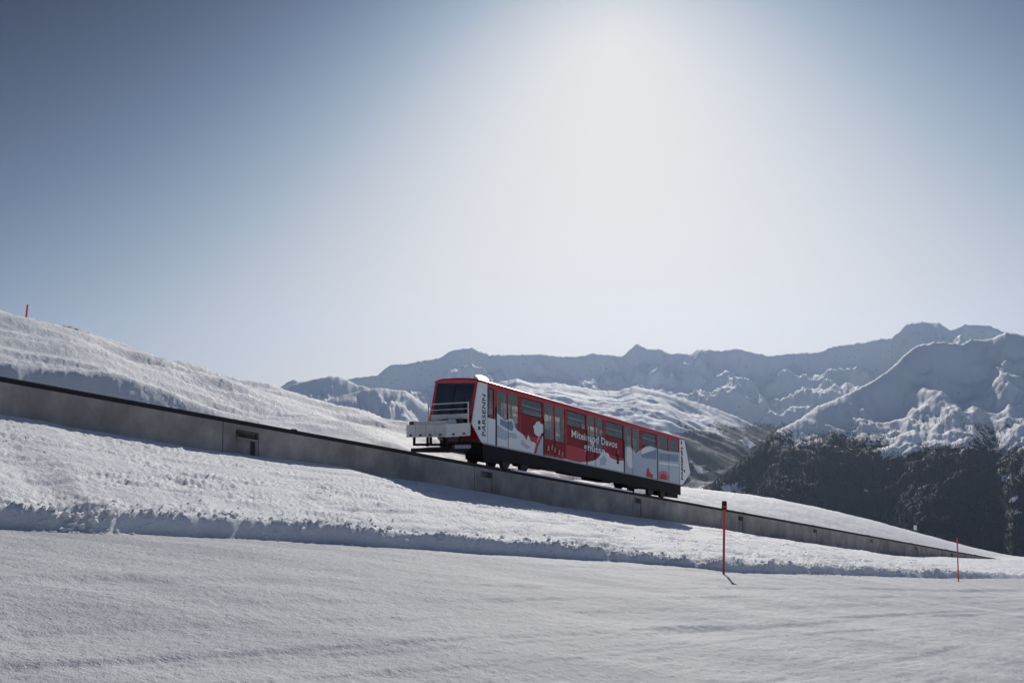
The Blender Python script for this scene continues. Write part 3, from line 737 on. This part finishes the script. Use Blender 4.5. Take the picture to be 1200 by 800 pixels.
# ends: red frame, dark windscreen, lower red apron
def end_face(P, out, name):
    """P: outline points top, nose, bottom (u,w)"""
    (ut, wt_), (um, wm), (ub, wb) = P
    V, F = [], []
    def pt(k, v): # k 0..1 from top to nose
        return (ut + (um - ut) * k, v, wt_ + (wm - wt_) * k)
    ins = .26
    cham = .34
    # windscreen opening in the upper plane, built as four frame bars
    def quad(mat, nm, pts, th=.05, parent=None):
        n = len(pts); A = [C.p(*p) for p in pts]; B = [C.p(p[0] - out * th, p[1], p[2]) for p in pts]
        return mesh_obj(nm, A + B, [tuple(range(n))[::-1], tuple(range(n, 2 * n))] + [(i, (i + 1) % n, n + (i + 1) % n, n + i) for i in range(n)], mat, parent or C.o)
    top, bot = .06, .97
    v0, v1 = .07, CW - .07
    quad(M_RED, 'windscreen_frame', [pt(0, v0), pt(0, v1), pt(top, v1), pt(top, v0)])
    quad(M_RED, 'windscreen_frame', [pt(top, v0), pt(top, v0 + .14), pt(1, v0 + .20), pt(1, v0)])
    quad(M_RED, 'windscreen_frame', [pt(top, v1 - .14), pt(top, v1), pt(1, v1), pt(1, v1 - .20)])
    g = quad(M_SCREEN, 'windscreen', [pt(top, v0 + .14), pt(top, v1 - .14), pt(1, v1 - .20), pt(1, v0 + .20)], .02)
    quad(M_SEAM, 'windscreen_divider', [(*[pt(top, 0)[0]], CW * .5 - .03, pt(top, 0)[2]), (pt(top, 0)[0], CW * .5 + .03, pt(top, 0)[2]), (pt(1, 0)[0], CW * .5 + .03, pt(1, 0)[2]), (pt(1, 0)[0], CW * .5 - .03, pt(1, 0)[2])], -.01, g)
    quad(M_RED, 'apron', [(um, v0, wm), (um, v1, wm), (ub, v1, wb), (ub, v0, wb)])
end_face([(0.0, WT - .01), (-0.36, 1.52), (0.20, WB)], -1, 'front')
end_face([(ur + .50, WT - .03), (ur + 1.06, 1.58), (ur + .26, WB)], 1, 'rear')
boxes('wiper', C, [(-.30, -.26, .5, .54, 1.7, 2.5)], M_SEAM)
# interior
boxes('floor', C, [(.1, u_end + .2, .08, CW - .08, WB + .02, WB + .10)], M_FLOOR)
boxes('ceiling', C, [(.1, u_end + .3, .08, CW - .08, WT - .06, WT - .02)], M_FLOOR)
for a, b in zip(us[1:-2], us[2:-1]):                 # cross seats with tall backs, lit by the sun through the far windows
    c_ = (a + b) / 2
    for v0, dz in ((.55, .0), (1.75, .08)):
        boxes('seat', C, [(c_ - .25, c_ + .20, v0, v0 + .62, WB + .42, WB + .52), (c_ + .14, c_ + .22, v0 + .03, v0 + .59, WB + .52, WB + 1.28 + dz), (c_ - .2, c_ + .15, v0 + .08, v0 + .54, WB + .10, WB + .42)], M_SEAT, bevel=.015)
for a in (us[1], us[4], us[7]):
    boxes('handrail', C, [(a - .3, a + 2.2, 1.0, 1.035, 2.86, 2.895)], M_ALU)
for a in us[1:-1]:
    tubes('grab_pole', C, [((a, 1.0, WB + .1), (a, 1.0, WT - .06), .018)], M_ALU)
# rear cab partition, dark
boxes('cab_partition', C, [(us[9] - .03, us[9] + .01, .08, CW - .08, WB + .12, 2.0)], M_FLOOR)
# underframe
boxes('underframe', C, [(.22, u_end + .12, .10, CW - .10, .40, WB - .002)], M_BLACK)
boxes('skirt', C, [(.24, u_end + .10, .02, .07, .30, WB - .032)], M_BLACK)
for q_ in ((.35, 1.35, .12, 1.2, .14, .56), (u_end - 1.1, u_end - .05, .10, 1.3, .10, .56), (u_end - 4.1, u_end - 3.2, .4, 1.3, .20, .56), (3.2, 4.0, .3, 1.3, .24, .56)): boxes('equipment_box', C, [q_], M_BLACK, bevel=.02)
for q_ in ((4.3, 4.8, .3, 1.1, .3, .54), (6.4, 7.6, .5, 1.6, .3, .54), (8.3, 9.0, .3, 1.6, .22, .54)): boxes('brake_unit', C, [q_], M_BLACK, bevel=.02)
tubes('brake_pipe', C, [((1.7, .22, .47), (u_end - 3.2, .22, .47), .03), ((1.9, .3, .36), (6.2, .3, .40), .025)], M_ALU)
def bogie(u):
    o = boxes('bogie', C, [(u - .85, u + .85, .12, .22, .30, .50), (u - .85, u + .85, 2.06, 2.16, .30, .50), (u - .12, u + .12, .22, 2.06, .28, .50)], M_BLACK, bevel=.015)
    for du in (-.55, .55):
        for v in (.10, 2.06):
            V, F = [], []
            n = 24
            for (vv, r) in ((v, .235), (v + .03, .25), (v + .11, .25), (v + .125, .27), (v + .15, .27)):
                for i in range(n): V.append(C.p(u + du, vv, .235) + np.array([r * math.cos(2 * math.pi * i / n), 0, r * math.sin(2 * math.pi * i / n) + .0]))
            for k in range(4):
                for i in range(n): F.append((k * n + i, k * n + (i + 1) % n, (k + 1) * n + (i + 1) % n, (k + 1) * n + i))
            F.append(tuple(range(n))); F.append(tuple(range(4 * n, 5 * n)))
            mesh_obj('wheel', V, F, M_STEEL, o)
    return o
bogie(2.2); bogie(u_end - 2.0)
# front freight platform across the uphill end of the car, hung level
def plat():
    ROLL = -.055
    def P_(u, v, w): return (u, v, w + ROLL * v)
    def bx(name, lst, mat, parent, bevel=0.0):
        V, F = [], []
        for (u0, u1, v0, v1, w0, w1) in lst:
            n = len(V); V += [P_(u, v, w) for u in (u0, u1) for v in (v0, v1) for w in (w0, w1)]; F += [tuple(n + i for i in f) for f in BF]
        return mesh_obj(name, V, F, mat, parent, bevel)
    def tb(name, lst, mat, parent):
        V, F = [], []
        for a, b, r in lst:
            a = Vector(P_(*a)); b = Vector(P_(*b)); d = (b - a).normalized(); x = d.orthogonal().normalized(); y = d.cross(x); kk = len(V)
            for c in (a, b):
                for i in range(8): V.append(c + x * r * math.cos(i * math.pi / 4) + y * r * math.sin(i * math.pi / 4))
            F += [(kk + i, kk + (i + 1) % 8, kk + 8 + (i + 1) % 8, kk + 8 + i) for i in range(8)]
        return mesh_obj(name, V, F, mat, parent)
    def lvl(px, py):
        u, w = UW(px, py); return u, w + SLOPE * u          # height above the root, level frame
    u0, zb = lvl(523, 511.8); zt_ = lvl(523, 496.5)[1]; u1 = -.44
    z2 = lvl(547, 484.2)[1]; z3 = lvl(547, 471.2)[1]; z2b = lvl(547, 490.5)[1]; zm = lvl(547, 478.5)[1]
    WD = 2.5
    pf = bx('freight_platform', [(u0 + .05, u1, .05, WD - .05, zb + .04, zb + .12)], M_ALU, C.o)
    for k in range(4):                                       # four drop boards across the front
        a, b = .04 + k * (WD - .04) / 4, .04 + (k + 1) * (WD - .04) / 4
        bd = bx('front_board', [(u0, u0 + .035, a + .008, b - .008, zb, zt_)], M_BOX, pf, .006)
        bx('latch', [(u0 - .03, u0 - .002, (a + b) / 2 - .06, (a + b) / 2 + .06, zb + .05, zb + .12)], M_INK, bd)
    sb = bx('side_board', [(u0 + .04, u1, .0, .035, zb, zt_)], M_BOX, pf, .006)
    for u in (u0 + .35, u1 - .35): bx('latch', [(u - .05, u + .05, -.03, -.002, zb + .05, zb + .12)], M_INK, sb)
    bx('corner_post', [(u0 - .012, u0 + .05, -.012, .05, zb - .02, zt_ + .03)], M_BOX, pf, .006)
    bx('side_board', [(u0 + .04, u1, WD - .03, WD, zb, zt_)], M_BOX, pf, .006)
    bx('load_lid', [(u0 + .12, u0 + .75, .25, WD - .15, zt_ - .05, zt_ + .13)], M_BOX, pf, .02)
    for k, v in enumerate((.18, .62, 1.05, 1.5)):
        bx('load_block', [(u1 - .45, u1 - .2, v, v + .20, zt_ - .1, z2b + .02)], M_INK if k % 2 == 0 else M_BOX, pf, .01)
    bx('end_block', [(u0 + .1, u0 + .3, WD - .32, WD - .06, zt_ - .05, zt_ + .14)], M_INK, pf, .01)
    bx('upper_panel', [(u1 - .16, u1 - .12, .02, WD - .25, z2b, z2)], M_BOX, pf, .006)
    tb('railing', [((u1 - .1, .02, z3), (u1 - .1, WD, z3), .024), ((u1 - .1, .02, zm), (u1 - .1, WD, zm), .018), ((u1 - .1, .02, zb), (u1 - .1, .02, z3 + .02), .028), ((u1 - .1, WD, zt_ - .1), (u1 - .1, WD, z3 + .02), .028)], M_BOX, pf)
    for v in (.25, 1.25, 2.3):
        bx('bracket', [(u0 + .25, u0 + .33, v, v + .08, zb - .33, zb + .03)], M_BLACK, pf)
        bx('bracket', [(u1 - .30, u1 - .22, v, v + .08, zb - .42, zb + .03)], M_BLACK, pf)
    tb('drawbar', [((u0 + .2, 2.3, zb - .30), (u1 + .2, .5, zb - .38), .05)], M_BLACK, pf)
    tb('front_roller', [((u0 + .5, .15, zb - .40), (u1 + .1, .15, zb - .44), .085)], M_ALU, pf)
    bx('buffer_beam', [(u0 + .3, u1 + .1, .2, 2.6, zb - .62, zb - .46)], M_BLACK, pf, .02)
plat()

# artwork and lettering printed on the side
def decal(name, pix, mat, dv=.004, lab=None):
    pts = [UW(*p) for p in pix]; n = len(pts)
    V = [C.p(u, -dv, w) for u, w in pts] + [C.p(u, -dv + .002, w) for u, w in pts]
    bm_f = [tuple(range(n)), tuple(range(n, 2 * n))[::-1]] + [(i, (i + 1) % n, n + (i + 1) % n, n + i) for i in range(n)]
    o = mesh_obj(name, V, bm_f, mat, C.o)
    bmm = bmesh.new(); bmm.from_mesh(o.data); bmesh.ops.triangulate(bmm, faces=bmm.faces[:]); bmm.to_mesh(o.data); bmm.free()
    return o
def bottom(px): return 518.2 + .21 * (px - 563.6) - 0.6
def art(name, top, mat, dv=.004):                # polygon under a ridge line, down to the sill
    xs = [p[0] for p in top]
    low = [(x, bottom(x)) for x in np.linspace(xs[-1], xs[0], 8)]
    return decal(name, list(top) + low, mat, dv)
art('snow_artwork', [(582, 484), (585, 486), (588, 489), (592, 493), (595, 491), (599, 490), (602, 493), (603, 500), (606, 504), (609, 506), (613, 509), (617, 516), (619, 509), (622, 517), (626, 518), (629, 521), (633, 526), (637, 529)], M_MIST)
art('shaded_artwork', [(582.5, 497), (590, 503), (596, 506), (604, 508), (607, 512), (603, 514), (598, 512), (592, 516), (583, 512)], M_PALE, .0075)
decal('shaded_artwork', [(586, 490), (593, 494), (600, 493), (602, 500), (600, 505), (594, 502), (586, 497)], M_PALE2, .0075)
decal('shaded_artwork', [(612, 514), (616, 520), (622, 523), (618, 526), (610, 520)], M_PALE, .0075)
# round snow heap with a red band beside the second door
decal('snow_artwork', [(625.5, 503), (624.5, 499), (627, 497), (628.5, 494), (632, 493.5), (633.5, 496), (636.5, 497), (637, 506), (634, 508), (633, 511), (629, 510.5), (626, 507.5)], M_MIST, .0075)
decal('snow_artwork', [(630, 512), (636.5, 511), (637, 533), (630, 531.5), (628, 524)], M_PALE, .0075)
decal('red_band_artwork', [(633, 511), (635, 512), (630, 524), (628.5, 531.3), (625.5, 530.6), (628, 521)], M_RED, .011)
# pinkish print low on the second door
for (x, y, w_) in ((641, 522, 3.2), (645.5, 521, 2.8), (649, 524, 2), (653.5, 527, 3), (657.5, 529, 2.6)):
    decal('pink_artwork', [(x, y + 6), (x + .3, y + 1), (x + w_ * .5, y - 1), (x + w_, y + 1.5), (x + w_ * .8, y + 4), (x + w_, y + 7.5), (x + w_ * .6, y + 5.5)], M_SALMON, .016)
art('snow_artwork', [(661, 537.0), (670, 539.5), (680, 541.5), (690, 540.5), (697, 539), (702, 535), (705, 530), (709, 529.5), (713, 531), (715, 536), (720, 538), (725, 540), (731, 539)], M_MIST)
decal('shaded_artwork', [(703, 538), (708, 533), (711, 538), (709, 545), (703, 545)], M_PALE, .0075)
decal('red_figure_artwork', [(722.6, 543), (723, 536), (722, 533), (724, 529), (725.6, 533), (724.8, 538), (725.6, 543.5)], M_SEAM, .0075)
decal('red_artwork', [(722.4, 531.5), (723.2, 527), (725, 526), (726.2, 531), (724.5, 532)], M_RED, .011)
art('snow_artwork', [(732.3, 524), (735, 522), (739, 523), (742, 527), (745, 531), (748, 528), (751, 527), (756, 523), (762, 522), (770, 525), (780, 528), (796, 530)], M_PALE, .004)
decal('snow_artwork', [(735, 524), (739, 525), (741, 530), (741.5, 548), (737, 548), (734, 538)], M_MIST, .0075)
decal('snow_artwork', [(752, 526), (757, 523.5), (763, 523.5), (768, 526), (760, 529), (752, 532)], M_MIST, .0075)
decal('shaded_artwork', [(751, 533), (758, 530), (769, 527), (769, 538), (760, 537), (752, 536)], M_PALE2, .0075)
decal('shaded_artwork', [(771.5, 530), (794.8, 533), (794.8, 541), (772, 539)], M_PALE2, .0075)
decal('snow_artwork', [(771.5, 541.5), (778, 541.5), (794.8, 544), (794.8, 546), (772, 543.5)], M_MIST, .011)
decal('red_artwork', [(757, 556), (758, 549), (760, 547), (761, 553), (765, 556), (765, 560), (757, 558)], M_RED, .0075)
decal('red_artwork', [(771.5, 561), (772, 553), (776, 551), (781, 552), (784, 558), (783, 563)], M_SALMON, .0075)
decal('red_artwork', [(773.5, 561), (774, 556), (777, 554), (781, 557), (781, 562)], M_RED, .011)

def text_on_side(name, body, u, w, size, mat, rot=0.0, dv=.014, align='LEFT', bold=0.0, sx=1.0):
    cu = bpy.data.curves.new(name, 'FONT'); cu.body = body; cu.size = size; cu.align_x = align; cu.resolution_u = 3; cu.offset = bold; cu.extrude = .001; cu.space_character = 1.02
    tmp = bpy.data.objects.new(name, cu); COL.objects.link(tmp)
    dg = bpy.context.evaluated_depsgraph_get(); me = bpy.data.meshes.new_from_object(tmp.evaluated_get(dg)); COL.objects.unlink(tmp); bpy.data.objects.remove(tmp)
    c, s_ = math.cos(rot), math.sin(rot)
    for v in me.vertices:
        x, y, z = v.co; x *= sx
        X_, Y_ = x * c - y * s_, x * s_ + y * c
        v.co = C.p(u + X_, -dv - z, w + Y_)
    me.name = name; me.materials.clear(); me.materials.append(mat)
    o = bpy.data.objects.new(name, me); COL.objects.link(o); o.parent = C.o; return o
u0, w0 = UW(669, 511.5); u1, _ = UW(723, 527)
t1 = text_on_side('slogan_lettering', 'Miteinand Davos', u0, w0, .46, M_MIST, bold=.008)
wd = max(v.co.x for v in t1.data.vertices) - u0
print('text width', wd, 'target', u1 - u0)
for v in t1.data.vertices:
    zz = v.co.z - SLOPE * v.co.x; v.co.x = u0 + (v.co.x - u0) * (u1 - u0) / wd; v.co.z = zz + SLOPE * v.co.x
u0, w0 = UW(684, 527.0); u1, _ = UW(708.5, 531)
t2 = text_on_side('slogan_lettering', 'gn\u00fcsse', u0, w0 + .02, .46, M_MIST, bold=.008)
wd = max(v.co.x for v in t2.data.vertices) - u0
for v in t2.data.vertices:
    zz = v.co.z - SLOPE * v.co.x; v.co.x = u0 + (v.co.x - u0) * (u1 - u0) / wd; v.co.z = zz + SLOPE * v.co.x
def fit_vertical(o, ub, wb, length):
    ws = [v.co.z - SLOPE * v.co.x for v in o.data.vertices]; h = max(ws) - min(ws)
    for v in o.data.vertices:
        w = v.co.z - SLOPE * v.co.x; v.co.z = wb + (w - min(ws)) * length / h + SLOPE * v.co.x
ub, wb = UW(568.9, 511); _, wt2 = UW(567.5, 462)
n1 = text_on_side('name_lettering', 'PARSENN', ub, wb, .27, M_INK, rot=math.pi / 2, bold=.004, dv=.006); fit_vertical(n1, ub, wb, wt2 - wb)
for y in (494.5, 501.3):
    decal('square_emblem', [(560.3, y - 2.2), (562.8, y - 2.0), (562.8, y + 2.3), (560.3, y + 2.1)], M_INK, .006)
    decal('square_emblem', [(562.0, y - 1.0), (562.8, y - .9), (562.8, y + 1.2), (562.0, y + 1.1)], M_RED, .009)
ub, wb = UW(800.3, 562); _, wt2 = UW(799.0, 524)
n2 = text_on_side('name_lettering', 'PARSENN', ub, wb, .24, M_INK, rot=math.pi / 2, bold=.01, dv=.006); fit_vertical(n2, ub, wb, wt2 - wb)
decal('arrow_emblem', [(797.6, 520), (798.4, 515.5), (799.6, 520)], M_INK, .006)
decal('grille_emblem', [(801.2, 550), (802.6, 550.3), (802.6, 553), (801.2, 552.7)], M_INK, .006)

# ------------------------------------------------------------------ marker poles and posts
def gz(x, y): return float(ground_z(np.array([x]), np.array([y]))[0])
def marker_pole(px, py_base, py_top, Y, label, rad=.025, lean=(0, 0), cap=False, split=None, name='marker_pole', cat='marker pole', mats=(M_POLE, M_POLED), group=None, sink=.25):
    b = at_depth(px, py_base, Y); zg = gz(b[0], b[1])
    top = at_depth(px, py_top, Y)[2]
    o = bpy.data.objects.new(name, None); COL.objects.link(o); o.location = (b[0], b[1], zg); o.empty_display_size = .2
    H = top - zg
    def cyl(nm, z0, z1, r, mat, n=12, r1=None):
        V = []
        for z, rr in ((z0, r), (z1, r if r1 is None else r1)):
            for i in range(n): V.append((lean[0] * z / H + rr * math.cos(2 * math.pi * i / n), lean[1] * z / H + rr * math.sin(2 * math.pi * i / n), z))
        F = [(i, (i + 1) % n, n + (i + 1) % n, n + i) for i in range(n)] + [tuple(range(n))[::-1], tuple(range(n, 2 * n))]
        return mesh_obj(nm, V, F, mat, o)
    if split: cyl('lower_shaft', -sink, H * split, rad * .95, mats[1]); cyl('upper_shaft', H * split + .002, H, rad, mats[0])
    else: cyl('shaft', -sink, H, rad, mats[0])
    if cap:
        cyl('cap', H - .10, H + .14, .075, M_SEAM, 16, .07); cyl('cap_ring', H - .045, H + .0, .084, M_POLE, 16)
        V = []; 
    tag(o, label, cat, group); return o
marker_pole(848, 669.5, 592, 23.0, 'tall red marker pole with black cap standing at the edge of the groomed piste', .036, (.05, 0), True, .55, group='red piste marker poles')
marker_pole(1123, 674, 630, 40.0, 'thin red marker pole on the piste edge near the low end of the wall', .030, group='red piste marker poles')
_s, _z = pix_t(31, 372.5, 14.2); _x, _y = XY(_s, 14.2)
marker_pole(30.4, 372.5, 357, float(_y), 'short red marker pole on the snow crest at upper left', .035, (.05, 0), group='red piste marker poles')
for i, (px, py0, py1, t_, lab) in enumerate([(1146, 650, 645.5, 5, 'first dark stake beyond the wall, left end of the row'), (1151, 651, 646, 5, 'second dark stake from the left in the row beyond the wall'), (1156.5, 652.5, 647, 5, 'third dark stake from the left in the row beyond the wall'),
                                             (1162, 653, 648.5, 5, 'fourth dark stake from the left in the row beyond the wall'), (1168, 653.5, 650, 5, 'last dark stake at the right end of the row beyond the wall')]):
    s_, z_ = pix_t(px, py0, t_); x_, y_ = XY(s_, t_)
    marker_pole(px, py0, py1, float(y_), lab, .045, name='snow_stake', cat='stake', mats=(M_SEAM, M_SEAM), group='dark stakes near the lower end of the wall')
# thin mast and pale sign rising behind the right-hand crest
def crest_post(px, py_top, t_, label, name, cat, sign=None, r=.05):
    s_ = pix_t(px, 600, t_)[0]; x_, y_ = XY(s_, t_); zg = gz(x_, y_)
    top = pix_t(px, py_top, t_)[1]; o = bpy.data.objects.new(name, None); COL.objects.link(o); o.location = (x_, y_, zg); o.rotation_euler = (0, 0, -math.atan2(x_, y_))
    H = top - zg
    V = [(rr * math.cos(i * math.pi / 4), rr * math.sin(i * math.pi / 4), z) for z, rr in ((-.3, r), (H, r * .8)) for i in range(8)]
    mesh_obj('post', V, [(i, (i + 1) % 8, 8 + (i + 1) % 8, 8 + i) for i in range(8)] + [tuple(range(8))[::-1], tuple(range(8, 16))], M_STEEL, o)
    if sign:
        w_, h_ = sign
        V = [(a, b, c) for a in (-w_, w_) for b in (-.10, -.055) for c in (H - h_, H + .02)]
        mesh_obj('sign_board', V, BF, M_BOX, o, .01)
    tag(o, label, cat); return o
crest_post(1072, 615.5, 14, 'small pale sign on a thin post rising behind the snow crest', 'signpost', 'sign', (.19, .62), .035)
crest_post(1031.5, 600.5, 14, 'thin bare mast behind the snow crest above the wall', 'thin_mast', 'mast', None, .04)
# tiny dark twig of a flag lying on the piste
b = pix_piste(861, 681)

# ------------------------------------------------------------------ loose snow lumps along the bank
def clods():
    bm0 = bmesh.new(); bmesh.ops.create_icosphere(bm0, subdivisions=1, radius=1.0)
    bv = np.array([v.co[:] for v in bm0.verts]); bf = np.array([[v.index for v in f.verts] for f in bm0.faces]); bm0.free()
    n = 2600
    s = rng.uniform(-20, 45, n); kind = rng.random(n)
    tb = interp(T_BERM, s)
    off = np.where(kind < .50, rng.normal(.30, .16, n), np.where(kind < .85, .3 + rng.exponential(1.4, n), -np.abs(rng.normal(0.03, .12, n))))
    # a heap where the bank is broken through on the left
    k = rng.random(n) < .07; s = np.where(k, rng.normal(S_GAP, .35, n), s); tb = interp(T_BERM, s); off = np.where(k, rng.uniform(-.1, .5, n), off)
    t = tb + off; keep = t < -.25; s, t, off = s[keep], t[keep], off[keep]; n = len(s)
    x, y = XY(s, t); z = ground_z(x, y)
    r = rng.gamma(1.8, .014, n) + .010; r = np.minimum(r, .085); r = np.where(off < 0, r * .5, r); r = np.where(off > .7, r * .45, r)
    V = np.zeros((n, len(bv), 3))
    for i in range(n):
        j = bv * (1 + rng.uniform(-.3, .3, (len(bv), 1))) * r[i] * np.array([1.25, 1, .75]); a = rng.uniform(0, 6.28); c, s_ = math.cos(a), math.sin(a)
        V[i, :, 0] = x[i] + j[:, 0] * c - j[:, 1] * s_; V[i, :, 1] = y[i] + j[:, 0] * s_ + j[:, 1] * c; V[i, :, 2] = z[i] + j[:, 2] + r[i] * .25
    F = (bf[None] + (np.arange(n) * len(bv))[:, None, None]).reshape(-1, 3)
    me = bpy.data.meshes.new('snow_clods'); me.from_pydata(V.reshape(-1, 3).tolist(), [], F.tolist()); me.materials.append(M_SNOW)
    o = bpy.data.objects.new('snow_clods', me); COL.objects.link(o); tag(o, 'loose crumbly snow lumps scattered along the ploughed bank', 'snow lumps', kind='stuff')
clods()
